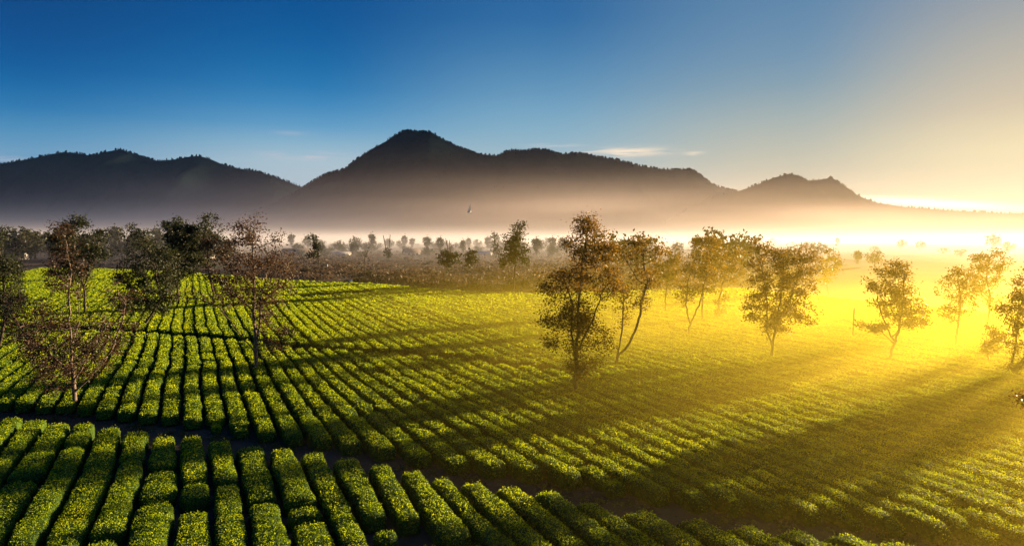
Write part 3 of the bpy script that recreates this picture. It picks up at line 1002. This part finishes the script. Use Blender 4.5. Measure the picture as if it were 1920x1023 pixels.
SHADE = 'shade trees standing in the tea field'
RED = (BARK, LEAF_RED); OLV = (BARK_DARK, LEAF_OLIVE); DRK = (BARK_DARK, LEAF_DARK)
TREES = [
    dict(label='tall forked tree with thin pale trunk and airy russet crown above the lit hedges', base=(480, 700), mats=RED, seed=1, dens=.62, natt=560, gap=.05,
         ells=[(478, 490, 82, 72), (475, 432, 38, 34), (352, 556, 26, 18), (520, 640, 40, 42), (420, 555, 35, 34), (535, 520, 32, 36), (500, 590, 50, 45)],
         trunk_px=[[(480, 700), (480, 640), (477, 585), (478, 500), (475, 440)], [(480, 650), (489, 610), (492, 560), (505, 510)], [(479, 660), (450, 620), (415, 572), (380, 556), (350, 556)],
                   [(477, 580), (440, 545), (415, 520)], [(491, 565), (530, 535), (550, 520)]]),
    dict(label='thin leaning tree with bare spreading limbs at the upper edge of the dark path', base=(140, 768), mats=(BARK, LEAF_RED), seed=2, dens=.6, natt=520, gap=.05,
         ells=[(140, 515, 42, 45), (55, 600, 55, 48), (228, 585, 42, 75), (150, 640, 95, 55), (138, 450, 30, 45), (95, 690, 60, 40)],
         trunk_px=[[(140, 768), (140, 735), (136, 690), (134, 640), (132, 560), (138, 500)], [(140, 735), (165, 710), (205, 665), (235, 600), (240, 560)], [(137, 700), (90, 655), (45, 615), (22, 580), (18, 560)],
                   [(135, 650), (150, 600), (147, 540)], [(138, 715), (190, 640), (215, 600)]]),
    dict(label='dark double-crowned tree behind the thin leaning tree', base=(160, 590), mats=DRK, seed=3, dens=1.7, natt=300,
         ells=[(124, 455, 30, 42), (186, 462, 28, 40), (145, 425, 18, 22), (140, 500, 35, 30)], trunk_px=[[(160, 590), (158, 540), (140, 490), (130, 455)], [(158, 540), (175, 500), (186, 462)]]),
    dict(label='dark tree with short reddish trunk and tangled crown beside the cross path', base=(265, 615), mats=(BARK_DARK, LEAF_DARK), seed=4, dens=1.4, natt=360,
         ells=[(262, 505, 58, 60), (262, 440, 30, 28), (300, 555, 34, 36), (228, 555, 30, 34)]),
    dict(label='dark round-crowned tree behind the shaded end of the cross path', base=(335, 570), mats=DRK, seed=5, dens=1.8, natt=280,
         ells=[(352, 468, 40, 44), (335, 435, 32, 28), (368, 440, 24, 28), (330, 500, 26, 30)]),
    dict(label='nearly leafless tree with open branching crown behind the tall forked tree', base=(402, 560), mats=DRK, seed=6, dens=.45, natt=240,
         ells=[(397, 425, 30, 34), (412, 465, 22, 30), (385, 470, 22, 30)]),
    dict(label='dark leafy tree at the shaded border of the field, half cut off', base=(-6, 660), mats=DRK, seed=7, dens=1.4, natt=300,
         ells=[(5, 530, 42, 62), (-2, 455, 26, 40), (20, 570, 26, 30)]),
    dict(label='tallest broad tree with brown crown reaching down to the golden hedges', base=(1079, 745), mats=(BARK_DARK, LEAF_OLIVE), seed=8, dens=.9, natt=760, gap=-.02,
         ells=[(1092, 495, 60, 62), (1105, 432, 34, 42), (1050, 535, 38, 40), (1076, 605, 44, 42), (1040, 580, 30, 36), (1092, 670, 38, 32), (1138, 515, 34, 58), (1030, 645, 24, 14), (1125, 640, 30, 36), (1124, 465, 28, 38), (1062, 478, 26, 34)],
         trunk_px=[[(1079, 745), (1080, 690), (1082, 630), (1085, 560), (1092, 490), (1102, 420)], [(1080, 680), (1070, 620), (1072, 560), (1055, 520)], [(1080, 660), (1110, 600), (1128, 540)]]),
    dict(label='curving slender tree leaning away from the tallest broad tree', base=(1150, 692), mats=OLV, seed=9, dens=.6, natt=280, gap=.05,
         ells=[(1206, 525, 32, 52), (1188, 475, 30, 30), (1165, 560, 22, 55), (1214, 632, 16, 11), (1225, 470, 18, 25)],
         trunk_px=[[(1150, 692), (1158, 668), (1182, 640), (1196, 605), (1202, 565), (1213, 525)], [(1158, 668), (1165, 620), (1168, 560)]]),
    dict(label='hazy brown tree between the curving slender tree and the forked tree', base=(1248, 590), mats=OLV, seed=10, dens=1.4, natt=200,
         ells=[(1250, 508, 26, 45), (1262, 480, 16, 22)]),
    dict(label='low forked tree in the golden mist with a V-shaped trunk', base=(1287, 634), mats=OLV, seed=11, dens=.75, natt=240,
         ells=[(1290, 520, 22, 45), (1322, 510, 22, 50), (1275, 545, 16, 28)], trunk_px=[[(1287, 634), (1293, 608), (1284, 570), (1288, 520)], [(1293, 608), (1310, 570), (1322, 520)]]),
    dict(label='tall straight tree with full brown crown behind the V-shaped trunk', base=(1316, 608), mats=OLV, seed=12, dens=1.15, natt=260,
         ells=[(1325, 490, 36, 46), (1342, 456, 17, 18), (1312, 462, 18, 20)], trunk_px=[[(1316, 608), (1317, 540), (1322, 480)]]),
    dict(label='slim hazy tree with two leaf tiers next to the tall straight tree', base=(1350, 603), mats=OLV, seed=13, dens=.9, natt=180,
         ells=[(1364, 498, 25, 34), (1348, 560, 17, 32), (1375, 475, 14, 12)]),
    dict(label='big full-crowned tree with twin stems standing alone in the golden field', base=(1445, 678), mats=OLV, seed=14, dens=1.05, natt=600,
         ells=[(1462, 515, 62, 56), (1502, 482, 32, 40), (1424, 480, 32, 36), (1452, 590, 56, 32), (1412, 560, 24, 30), (1500, 588, 32, 25), (1396, 533, 10, 6)],
         trunk_px=[[(1445, 678), (1447, 648), (1452, 610), (1458, 560), (1462, 500)], [(1447, 648), (1438, 620), (1440, 570), (1428, 500)], [(1452, 610), (1480, 560), (1500, 500)]]),
    dict(label='pale misty tree behind the big full-crowned tree', base=(1553, 553), mats=OLV, seed=15, dens=.8, natt=130, ells=[(1555, 490, 23, 28), (1548, 515, 18, 18)]),
    dict(label='tree with broad lower tiers and slightly bent trunk beside the wooden post', base=(1664, 687), mats=OLV, seed=16, dens=1.1, natt=420,
         ells=[(1672, 525, 42, 40), (1682, 500, 26, 20), (1642, 556, 32, 22), (1708, 600, 28, 24), (1636, 612, 30, 11), (1690, 575, 38, 34)],
         trunk_px=[[(1664, 687), (1668, 655), (1676, 620), (1678, 560), (1676, 510)], [(1672, 636), (1655, 600), (1640, 560)], [(1674, 630), (1695, 605), (1712, 590)], [(1670, 640), (1650, 618), (1625, 610)]]),
    dict(label='small slanting tree in mist with one leafy side tuft', base=(1790, 657), mats=OLV, seed=17, dens=.8, natt=240,
         ells=[(1794, 528, 28, 34), (1774, 580, 22, 24), (1812, 565, 22, 25), (1765, 540, 16, 20)], trunk_px=[[(1790, 657), (1795, 620), (1800, 570), (1796, 520)]]),
    dict(label='open-crowned misty tree behind the slanting tree', base=(1850, 630), mats=OLV, seed=18, dens=.75, natt=260, ells=[(1848, 508, 34, 38), (1864, 486, 22, 20), (1835, 545, 22, 24), (1860, 555, 20, 26)]),
    dict(label='small bushy round tree under the open-crowned misty tree', base=(1853, 690), mats=OLV, seed=19, dens=1.0, natt=130, ells=[(1850, 630, 22, 28), (1845, 650, 16, 18)]),
    dict(label='leafy tree with drooping lower limbs at the sunlit border of the field', base=(1940, 720), mats=OLV, seed=20, dens=1.25, natt=420,
         ells=[(1918, 560, 40, 50), (1895, 600, 28, 30), (1905, 645, 34, 22), (1930, 510, 30, 32), (1960, 590, 40, 70), (1900, 690, 22, 12)]),
    dict(label='nearby tree whose low twiggy limb pokes over the sunlit hedges', base=(2015, 905), mats=OLV, seed=21, dens=.8, natt=360,
         ells=[(1912, 745, 40, 9), (2060, 660, 80, 110), (1995, 738, 40, 26)], trunk_px=[[(2015, 905), (2022, 820), (2040, 720), (2060, 650)], [(2020, 840), (1970, 768), (1915, 746)]]),
    dict(label='dense tree beyond the sunlit border that throws the broad dark shadow', base=(2085, 716), mats=OLV, seed=22, dens=1.5, natt=380,
         ells=[(2085, 550, 90, 100), (2060, 630, 55, 55), (2130, 600, 55, 75)]),
    dict(label='second dense tree beyond the sunlit border, behind the shadow-throwing one', base=(2300, 640), mats=OLV, seed=23, dens=1.5, natt=300,
         ells=[(2300, 520, 75, 80), (2270, 575, 45, 45)]),
]
for spec in TREES:
    make_tree(group=SHADE, **spec)

# trees across the scrub, each of its own shape
def bare_poles(pxs):
    def ex(root, loc, s):
        P0, P1, R0, R1 = [], [], [], []
        for pl in pxs:
            for a, b in zip(pl, pl[1:]):
                P0.append(loc(*a)); P1.append(loc(*b)); R0.append(1.0 * s); R1.append(.6 * s)
        V, Fq = tubes(np.array(P0), np.array(P1), np.array(R0), np.array(R1), 5)
        mesh_np('bare_limb', V, Fq, BARK_DARK, root, smooth=True)
    return ex


MID = [
    dict(label='wind-bent tree with a hooked crown on a bare pole trunk', base=(597, 514), seed=41, dens=1.6, natt=70, ells=[(582, 447, 11, 8), (592, 458, 10, 12), (597, 470, 7, 10), (588, 478, 14, 6)],
         trunk_px=[[(597, 514), (598, 490), (597, 465), (588, 448)]]),
    dict(label='bare lopped trunk with a few twigs in the scrub', base=(686, 520), seed=42, dens=.5, natt=26, ells=[(686, 476, 5, 8), (692, 468, 3, 8)], trunk_px=[[(686, 520), (684, 495), (686, 472)]]),
    dict(label='small bushy tree under two bare upright limbs', base=(727, 492), seed=43, dens=1.3, natt=50, ells=[(727, 474, 9, 9)], extra=bare_poles([[(725, 475), (722, 455), (719, 441)], [(728, 475), (731, 455), (732, 440)]])),
    dict(label='round dark tree with bare poles rising out of it', base=(838, 531), seed=44, dens=1.7, natt=90, ells=[(840, 486, 19, 17), (856, 484, 10, 13)],
         extra=bare_poles([[(839, 485), (840, 465), (836, 447)], [(842, 485), (843, 450)], [(845, 480), (846, 455)]])),
    dict(label='compact dark tree with a short thick trunk in the scrub', base=(879, 522), seed=45, dens=1.7, natt=80, ells=[(885, 482, 15, 15), (880, 495, 10, 10)]),
    dict(label='tall pointed brown tree at the edge of the scrub', base=(963, 548), seed=46, dens=1.6, natt=240, ells=[(966, 462, 24, 36), (976, 432, 9, 18), (944, 482, 13, 18), (984, 482, 12, 18)],
         trunk_px=[[(963, 548), (965, 510), (968, 460), (974, 430)]]),
    dict(label='hazy narrow tree beside the tall pointed brown tree', base=(929, 492), seed=47, dens=.8, natt=60, ells=[(927, 452, 7, 20), (933, 465, 8, 14)]),
]
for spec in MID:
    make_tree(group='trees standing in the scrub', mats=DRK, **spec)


# distant trees of the village and the wood: four kinds, copied
def far_tree(name, seed, h, wd, label):
    rg = np.random.default_rng(seed)
    root = empty(name, (0, 0, 0))
    att = []
    d_ = rg.normal(size=(90, 3)); d_ /= np.linalg.norm(d_, axis=1)[:, None]; d_ *= (rg.random(90) ** .4)[:, None]
    att = d_ * np.array([wd, wd, h * .36]) + np.array([0, 0, h * .62])
    P_, par = grow([[(0, 0, -.1), (rg.normal() * .2, 0, h * .3), (0, 0, h * .5)]], att, h * .05, h * .07, h * .6, rg=rg)
    n = len(P_); kids = np.zeros(n, int)
    for p in par:
        if p >= 0: kids[p] += 1
    acc = np.zeros(n)
    for q in range(n - 1, -1, -1):
        if kids[q] == 0: acc[q] = .03 ** 2.3
        if par[q] >= 0: acc[par[q]] += acc[q]
    rad = acc ** (1 / 2.3)
    ch = np.nonzero(par >= 0)[0]
    V, Fq = tubes(P_[par[ch]], P_[ch], rad[par[ch]], rad[ch], 4)
    mesh_np('trunk', V, Fq, BARK_DARK, root, smooth=True)
    nl = 750
    pick = rg.choice(np.arange(4, n), nl)
    pos = P_[pick] + rg.normal(size=(nl, 3)) * h * .05
    pos[:, 2] = np.maximum(pos[:, 2], h * .12)
    LV, LF = leaf_quads(pos, h * (.05 + .05 * rg.random(nl)), 0, .6, rg)
    mesh_np('crown', LV, LF, LEAF_FAR, root, attr=np.clip(.45 + .25 * rg.normal(size=nl), 0, 1))
    return root


KINDS = [('broad_tree', 61, 10, 4.6, 'broad'), ('round_tree', 62, 8, 3.6, 'round'), ('slender_tree', 63, 12, 2.6, 'slender'), ('low_tree', 64, 6, 3.8, 'low spreading')]
protos = [far_tree(k[0], k[1], k[2], k[3], '') for k in KINDS]
used = [False] * 4


def place_far(ki, x, y, sc, rz, label, group):
    src = protos[ki]
    if not used[ki]:
        r_ = src; used[ki] = True
    else:
        r_ = src.copy(); C.objects.link(r_)
        for chd in src.children:
            c_ = chd.copy(); C.objects.link(c_); c_.parent = r_
    r_.location = (x, y, 0); r_.scale = (sc, sc, sc); r_.rotation_euler = (0, 0, rz)
    tag(r_, label, 'tree', group)


VILL = {0: 'broad hazy tree among the far village roofs', 1: 'round hazy tree among the far village roofs', 2: 'slender hazy tree rising over the far village', 3: 'low spreading hazy tree among the far village roofs'}
BELT = {0: 'broad dim tree in the belt between scrub and village', 1: 'round dim tree in the belt between scrub and village', 2: 'slender dim tree in the belt between scrub and village', 3: 'low dim tree in the belt between scrub and village'}
WOOD_L = {0: 'broad dark tree of the blue wood behind the shaded hedges', 1: 'round dark tree of the blue wood behind the shaded hedges', 2: 'slender dark tree rising out of the blue wood', 3: 'low spreading tree at the foot of the blue wood'}
MISTY = {0: 'broad pale tree dissolving in the bright mist', 1: 'round pale tree dissolving in the bright mist', 2: 'slender pale tree dissolving in the bright mist', 3: 'low pale tree dissolving in the bright mist'}
rv = random.Random(5)
for k in range(52):                                    # along the village
    px = 545 + k * 10.5 + rv.uniform(-6, 6)
    dist = rv.uniform(400, 620)
    ki = rv.choice([0, 1, 1, 3, 3, 3, 2] if k % 4 else [0, 1, 2])
    place_far(ki, (px - 960) / F0 * dist, dist, rv.uniform(.75, 1.15), rv.uniform(0, 6.3), VILL[ki], VILL[ki].split(' ')[0] + ' trees of the far village')
for k in range(46):                                    # the nearer belt of trees behind the scrub
    px = 535 + rv.random() * 560
    dist = rv.uniform(330, 420)
    ki = rv.choice([0, 1, 3, 3, 3, 2])
    place_far(ki, (px - 960) / F0 * dist, dist, rv.uniform(.45, 1.0), rv.uniform(0, 6.3), BELT[ki], BELT[ki].split(' ')[0] + ' trees of the belt')
for k in range(84):                                    # the dark wood
    px = -60 + k * 5.8 + rv.uniform(-8, 8)
    dist = rv.uniform(262, 420)
    ki = rv.choice([0, 0, 1, 1, 2, 3])
    place_far(ki, (px - 960) / F0 * dist, dist, rv.uniform(1.0, 1.6), rv.uniform(0, 6.3), WOOD_L[ki], WOOD_L[ki].split(' ')[0] + ' trees of the blue wood')
for (px, base, ki, sc) in [(1608, 500, 2, .55), (1690, 470, 0, .9), (1725, 472, 0, .8), (1862, 472, 1, 1.5), (1890, 478, 1, 1.0), (1512, 480, 1, 1.0), (1532, 490, 0, .9), (1640, 478, 3, 1.0), (1570, 462, 2, .8),
                           (1770, 480, 3, .9), (1800, 485, 3, .9), (1060, 478, 0, 1.0), (1115, 476, 1, 1.0), (1170, 480, 0, 1.0), (1215, 480, 1, 1.1), (1270, 482, 1, 1.0), (1400, 484, 0, .9), (1480, 500, 2, .6), (1640, 505, 1, .8),
                           (1130, 528, 0, 1.3), (1195, 530, 1, 1.5), (1340, 528, 0, 1.4), (1395, 527, 1, 1.5)]:  # these four added, mostly hidden, to throw long shade over the far hedges
    g = at(px, base)
    place_far(ki, g[0], g[1], sc * (1 if ki != 1 else 1.1), rv.uniform(0, 6.3), MISTY[ki], MISTY[ki].split(' ')[0] + ' trees in the bright mist')

# ------------------------------------------------------------------ bushes of the scrub
def bush_mesh(seed):
    rg = np.random.default_rng(seed)
    nl = 420
    d_ = rg.normal(size=(nl, 3)); d_ /= np.linalg.norm(d_, axis=1)[:, None]
    d_[:, 2] = np.abs(d_[:, 2])
    rr = (.55 + .5 * rg.random(nl))[:, None] * (1 + .35 * vnoise(d_[:, 0] * 1.7 + seed, d_[:, 1] * 1.7, d_[:, 2] * 1.7))[:, None]
    pos = d_ * rr * np.array([1.7, 1.7, 1.25])
    LV, LF = leaf_quads(pos, .35 + .3 * rg.random(nl), .1, .6, rg)
    return LV, LF, np.clip(.4 + .3 * rg.normal(size=nl), 0, 1)


LEAF_SCRUB = leaf_mat('scrub_leaf', [(0, (.045, .035, .026)), (.5, (.085, .068, .042)), (1, (.13, .11, .055))], (1.4, 1.3, .8), .3, .6, .2, .2)
ru = np.random.default_rng(44)
nu = 60000
pxs_ = ru.uniform(500, 1500, nu)
fu = ru.random(nu)
e0_ = interp(FAR_EDGE, pxs_)
gp = at(pxs_, e0_ - 1.5 - (e0_ - 476) * fu)
th = vnoise(gp[:, 0] / 9, gp[:, 1] / 14, 6.0) + .5 * vnoise(gp[:, 0] / 2.5, gp[:, 1] / 3, 2.0)
kp = ru.random(nu) < np.clip(.62 + .7 * th, .08, 1)
gp = gp[kp]; th = th[kp]
hz_ = scrub_z(gp[:, 0], gp[:, 1])
pos = np.c_[gp, hz_ + (.15 + 1.5 * np.clip(th + .45, 0, 1.3)) * ru.random(len(gp))]
LV, LF = leaf_quads(pos, .45 + .65 * ru.random(len(gp)), .3, .55, ru)
UNDER = leaf_mat('undergrowth_leaf', [(0, (.050, .036, .032)), (.5, (.085, .064, .048)), (1, (.13, .115, .06))], (1.4, 1.2, .9), .35, .6, .2, .05)
tag(mesh_np('undergrowth', LV, LF, UNDER, attr=np.clip(.45 + .25 * ru.normal(size=len(gp)), 0, 1)), kind='stuff')
bushes = []
for k in range(4):
    LV, LF, va = bush_mesh(70 + k)
    bushes.append(mesh_np('bush', LV, LF, LEAF_SCRUB, attr=va))
for k in range(150):
    src = bushes[k % 4]
    b_ = src if k < 4 else src.copy()
    if k >= 4: C.objects.link(b_)
    px = rv.uniform(540, 1130)
    e0 = float(interp(FAR_EDGE, px))
    base = e0 - 3 - (e0 - 484) * rv.random() ** .9
    g = at(px, base)
    b_.location = (g[0], g[1], float(scrub_z(np.array(g[0]), np.array(g[1]))) - .1)
    sc = rv.uniform(.35, 1.1)
    b_.scale = (sc * rv.uniform(.9, 1.8), sc, sc * rv.uniform(.6, 1.3)); b_.rotation_euler = (0, 0, rv.uniform(0, 6.3))
    tag(b_, 'low hazy bush in the scrub between the tea field and the village', 'bush', 'bushes of the scrub')


# ------------------------------------------------------------------ houses, post, markers, bird
def box(x0, x1, y0, y1, z0, z1):
    V = [(x, y, z) for z in (z0, z1) for y in (y0, y1) for x in (x0, x1)]
    return np.array(V, float), np.array([(0, 2, 3, 1), (4, 5, 7, 6), (0, 1, 5, 4), (2, 6, 7, 3), (0, 4, 6, 2), (1, 3, 7, 5)])


def join(parts):
    V, Fq, o_ = [], [], 0
    for v, f in parts:
        V.append(v); Fq.append(np.asarray(f) + o_); o_ += len(v)
    return np.concatenate(V), np.concatenate(Fq)


def house(label, px, base, w, dpt, h, roof_h, roof_mat, rz):
    g = at(px, base)
    root = empty('house', (g[0], g[1], 0)); root.rotation_euler = (0, 0, rz)
    tag(root, label, 'house')
    # walls with gable ends, eaves along x
    V = np.array([(-w / 2, -dpt / 2, 0), (w / 2, -dpt / 2, 0), (w / 2, dpt / 2, 0), (-w / 2, dpt / 2, 0),
                  (-w / 2, -dpt / 2, h), (w / 2, -dpt / 2, h), (w / 2, dpt / 2, h), (-w / 2, dpt / 2, h), (-w / 2, 0, h + roof_h), (w / 2, 0, h + roof_h)], float)
    mesh_np('wall', V, [np.array([(0, 1, 5, 4), (2, 3, 7, 6), (3, 0, 4, 7), (1, 2, 6, 5)]), np.array([(4, 8, 7), (5, 6, 9)])], WHITEWASH, root)
    ov, th = .5, .12
    sl = roof_h / (dpt / 2)
    y_e = dpt / 2 + ov; z_e = h - ov * sl + .05; z_r = h + roof_h + .05
    x0, x1 = -w / 2 - ov, w / 2 + ov
    RV = np.array([(x0, -y_e, z_e), (x1, -y_e, z_e), (x1, 0, z_r), (x0, 0, z_r), (x0, y_e, z_e), (x1, y_e, z_e),
                   (x0, -y_e, z_e + th), (x1, -y_e, z_e + th), (x1, 0, z_r + th), (x0, 0, z_r + th), (x0, y_e, z_e + th), (x1, y_e, z_e + th)], float)
    mesh_np('roof', RV, np.array([(0, 3, 2, 1), (3, 4, 5, 2), (6, 7, 8, 9), (9, 8, 11, 10), (0, 1, 7, 6), (5, 4, 10, 11), (1, 2, 8, 7), (2, 5, 11, 8), (3, 0, 6, 9), (4, 3, 9, 10)]), roof_mat, root)
    for q in (-1, 1):
        v, f = box(q * w * .28 - .55, q * w * .28 + .55, -dpt / 2 - .04, -dpt / 2 + .02, 1.1, 2.3)
        mesh_np('window', v, f, GLASS_DARK, root)
    v, f = box(-.5, .5, -dpt / 2 - .05, -dpt / 2 + .02, 0.02, 2.1)
    mesh_np('door', v, f, WOOD, root)


house('small white house glowing out of the blue wood', 38, 489, 6, 5, 2.4, 1.4, WHITE_PAINT, .25)
house('white house glimpsed between the bare crowns', 388, 489, 5, 5, 3.0, 1.2, ROOF_METAL, -.2)
house('long dark-roofed house beside the wind-bent tree', 560, 484, 15, 8, 2.4, 2.4, ROOF_DARK, .1)
house('low house with shining metal roof past the wind-bent tree', 641, 484, 8, 6, 2.0, 1.1, ROOF_METAL, -.1)
house('hazy village house behind the bare upright limbs', 772, 482, 8, 7, 2.6, 1.8, ROOF_DARK, .35)
house('pale village house near the round dark tree', 905, 483, 8, 7, 2.2, 1.3, ROOF_METAL, -.25)
house('tiny shining-roofed house far out on the misty plain', 1448, 455, 14, 9, 3.2, 1.8, ROOF_METAL, .2)

g = at(1599, 641)
k = 8; an = np.arange(k) * 2 * math.pi / k
Vp = []
for z, r_ in ((-.2, .085), (.6, .08), (2.2, .075), (3.75, .065), (3.85, .045)):
    Vp += [(r_ * math.cos(a) * (1 + .12 * math.sin(3 * a + z)) + .012 * z, r_ * math.sin(a), z) for a in an]
Fp = [(q * k + c, q * k + (c + 1) % k, (q + 1) * k + (c + 1) % k, (q + 1) * k + c) for q in range(4) for c in range(k)]
o = mesh_np('post', np.array(Vp), [np.array(Fp), np.array([tuple(4 * k + c for c in range(k))])], WOOD)
o.location = (g[0], g[1], 0)
tag(o, 'thin dark wooden post standing in the golden mist', 'post')

for (px, base, lab, hh) in ((658, 530, 'small white marker stone at the far edge of the tea field', .7), (614, 507, 'white upright marker stake near the wind-bent tree', 1.7)):
    g = at(px, base)
    w = .35 if hh < 1 else .14
    v, f = join([box(-w, w, -w, w, 0, hh * .85), box(-w * .8, w * .8, -w * .8, w * .8, hh * .85, hh)])
    o = mesh_np('marker', v, f, WHITE_PAINT)
    o.location = (g[0], g[1], float(scrub_z(np.array(g[0]), np.array(g[1]))) - .05)
    tag(o, lab, 'marker')

# the pale bird low over the valley, wings raised
yb = 100.0; s = yb / F0
bx0, bz0 = (880 - 960) * s, CAM_H + (HORIZON - 396) * s


def wing(sgn):
    pts = []
    for q in np.linspace(0, 1, 7):
        xx = sgn * (.05 + .18 * q - .1 * q * q) + .22 * q; zz = .95 * q; ch_ = .22 * (1 - q) ** .6 + .03
        pts.append(((xx, -ch_ / 2, zz), (xx, ch_ / 2, zz)))
    v = np.array([p for pr in pts for p in pr])
    v2 = v + np.array([.02, 0, -.01])
    V = np.concatenate([v, v2]); n = len(v)
    f = [(2 * i, 2 * i + 1, 2 * i + 3, 2 * i + 2) for i in range(6)] + [(n + 2 * i, n + 2 * i + 2, n + 2 * i + 3, n + 2 * i + 1) for i in range(6)]
    return V, np.array(f)


us = np.linspace(0, 1, 12)
Vb = []
for u in us:
    r_ = .11 * math.sin(math.pi * min(1, u * 1.05 + .02)) ** .7 + (.012 if u < .9 else .004)
    for a in np.arange(8) * math.pi / 4:
        Vb.append((-.35 + .75 * u + .0, r_ * math.cos(a), r_ * math.sin(a) - .15 + .12 * u))
Fb = [(q * 8 + c, q * 8 + (c + 1) % 8, (q + 1) * 8 + (c + 1) % 8, (q + 1) * 8 + c) for q in range(11) for c in range(8)]
v, f = join([(np.array(Vb), np.array(Fb)), wing(1), wing(-1)])
o = mesh_np('bird', v, f, FEATHER, smooth=True)
o.location = (bx0, yb, bz0); o.rotation_euler = (0, 0, .5)
tag(o, 'small white bird with raised wings flying before the hazy mountain', 'bird')


# ------------------------------------------------------------------ air: mist over the plain, haze over all
def _mist(t, out):
    g = t.node('ShaderNodeNewGeometry')
    sp = t.node('ShaderNodeSeparateXYZ'); t.l.new(g.outputs['Position'], sp.inputs[0])
    x, y, z = sp.outputs
    zz = t.math('MAXIMUM', z, 0.0)
    nz = t.noise(t.vmath('MULTIPLY', g.outputs['Position'], (.005, .011, .05)), 1.0, 2)
    near = t.math('ADD', y, t.math('MULTIPLY', x, .3))
    lowm = t.math('MULTIPLY', t.math('EXPONENT', t.math('MULTIPLY', zz, -1 / 7.0)), t.mapr(near, 110, 430))
    lowm = t.math('MULTIPLY', lowm, t.mapr(nz, .28, .70, .3, 1.7))
    high = t.math('MULTIPLY', t.math('EXPONENT', t.math('MULTIPLY', t.math('MULTIPLY', zz, zz), -1 / 82.0 ** 2)), t.mapr(y, 600, 1500))
    high = t.math('MULTIPLY', high, t.math('MULTIPLY', t.mapr(x, -450, 150, 1, 2.0), t.mapr(x, -1700, -350, .35, 1)))
    bank = t.math('MULTIPLY', t.math('EXPONENT', t.math('MULTIPLY', zz, -1 / 5.0)), t.mapr(y, 620, 1000))
    right = t.mapr(x, 250, 1000, 1, .25)
    lowm = t.math('MULTIPLY', lowm, t.mapr(x, 150, 700, 1, .5))
    bank = t.math('MULTIPLY', bank, right)
    nz2 = t.noise(t.vmath('MULTIPLY', g.outputs['Position'], (.0016, .0022, .016)), 1.0, 3)
    high = t.math('MULTIPLY', high, t.mapr(x, 450, 1100, 1, .36))
    high = t.math('MULTIPLY', high, t.mapr(nz2, .3, .68, .45, 1.6))
    bank = t.math('MULTIPLY', bank, t.mapr(nz2, .3, .68, .4, 1.6))
    den = t.math('ADD', t.math('MULTIPLY', lowm, MIST_LOW), t.math('MULTIPLY', high, MIST_HIGH))
    den = t.math('ADD', den, t.math('MULTIPLY', bank, MIST_BANK))
    edge = t.math('MULTIPLY', t.mapr(z, 250, 330, 1, 0), t.mapr(y, 2300, 2900, 1, 0))
    den = t.math('MULTIPLY', den, edge)
    v = t.node('ShaderNodeVolumePrincipled')
    up_ = t.math('DIVIDE', t.math('MULTIPLY', high, MIST_HIGH), t.math('ADD', den, 1e-7), clamp=True)
    t.put(v.inputs['Color'], t.mix(up_, (.86, .86, .98, 1), t.mix(t.mapr(x, -900, 0), (.34, .48, 1.0, 1), (.90, .78, .80, 1))))  # skylight blue and sunlight warmth put into the upper mist's colour, by side
    v.inputs['Anisotropy'].default_value = .33
    t.put(v.inputs['Density'], den)
    t.l.new(v.outputs[0], out.inputs['Volume'])


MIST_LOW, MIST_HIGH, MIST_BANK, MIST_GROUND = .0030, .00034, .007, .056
v, f = box(-3500, 3500, 60, 2950, -1.0, 335)
o = mesh_np('mist', v, f, material('valley_mist', _mist))
tag(o, kind='stuff')


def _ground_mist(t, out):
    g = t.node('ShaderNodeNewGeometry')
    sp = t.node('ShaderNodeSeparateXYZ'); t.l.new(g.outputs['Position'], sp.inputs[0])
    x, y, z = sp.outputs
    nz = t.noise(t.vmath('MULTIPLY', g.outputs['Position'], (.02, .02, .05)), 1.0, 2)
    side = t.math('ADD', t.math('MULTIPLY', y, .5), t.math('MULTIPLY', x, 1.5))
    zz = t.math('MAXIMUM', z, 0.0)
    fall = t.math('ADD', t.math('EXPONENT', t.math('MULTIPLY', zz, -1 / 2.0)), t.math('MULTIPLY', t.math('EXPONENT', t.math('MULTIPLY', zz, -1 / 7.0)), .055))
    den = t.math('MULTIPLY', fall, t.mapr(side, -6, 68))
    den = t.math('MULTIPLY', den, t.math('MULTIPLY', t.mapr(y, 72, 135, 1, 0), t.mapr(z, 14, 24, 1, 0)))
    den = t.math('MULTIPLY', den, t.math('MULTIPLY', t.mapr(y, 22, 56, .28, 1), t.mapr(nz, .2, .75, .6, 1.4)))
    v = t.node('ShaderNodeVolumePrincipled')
    v.inputs['Color'].default_value = (1.0, .79, .10, 1)  # golden sunlight glow put into the mist's own colour
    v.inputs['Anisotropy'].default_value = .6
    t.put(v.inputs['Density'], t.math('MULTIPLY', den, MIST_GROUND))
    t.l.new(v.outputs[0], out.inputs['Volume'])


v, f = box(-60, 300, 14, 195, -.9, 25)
o = mesh_np('ground_mist', v, f, material('sunglow_tinted_mist', _ground_mist))
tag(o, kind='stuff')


def _haze(t, out):
    v = t.node('ShaderNodeVolumePrincipled')
    v.inputs['Color'].default_value = (.12, .36, 1.0, 1)
    v.inputs['Anisotropy'].default_value = .0
    v.inputs['Density'].default_value = HAZE
    t.l.new(v.outputs[0], out.inputs['Volume'])


HAZE = .000009
v, f = box(-9600, 9600, -90, 9900, -3.0, 700)
o = mesh_np('haze', v, f, material('haze_air', _haze))
tag(o, kind='stuff')
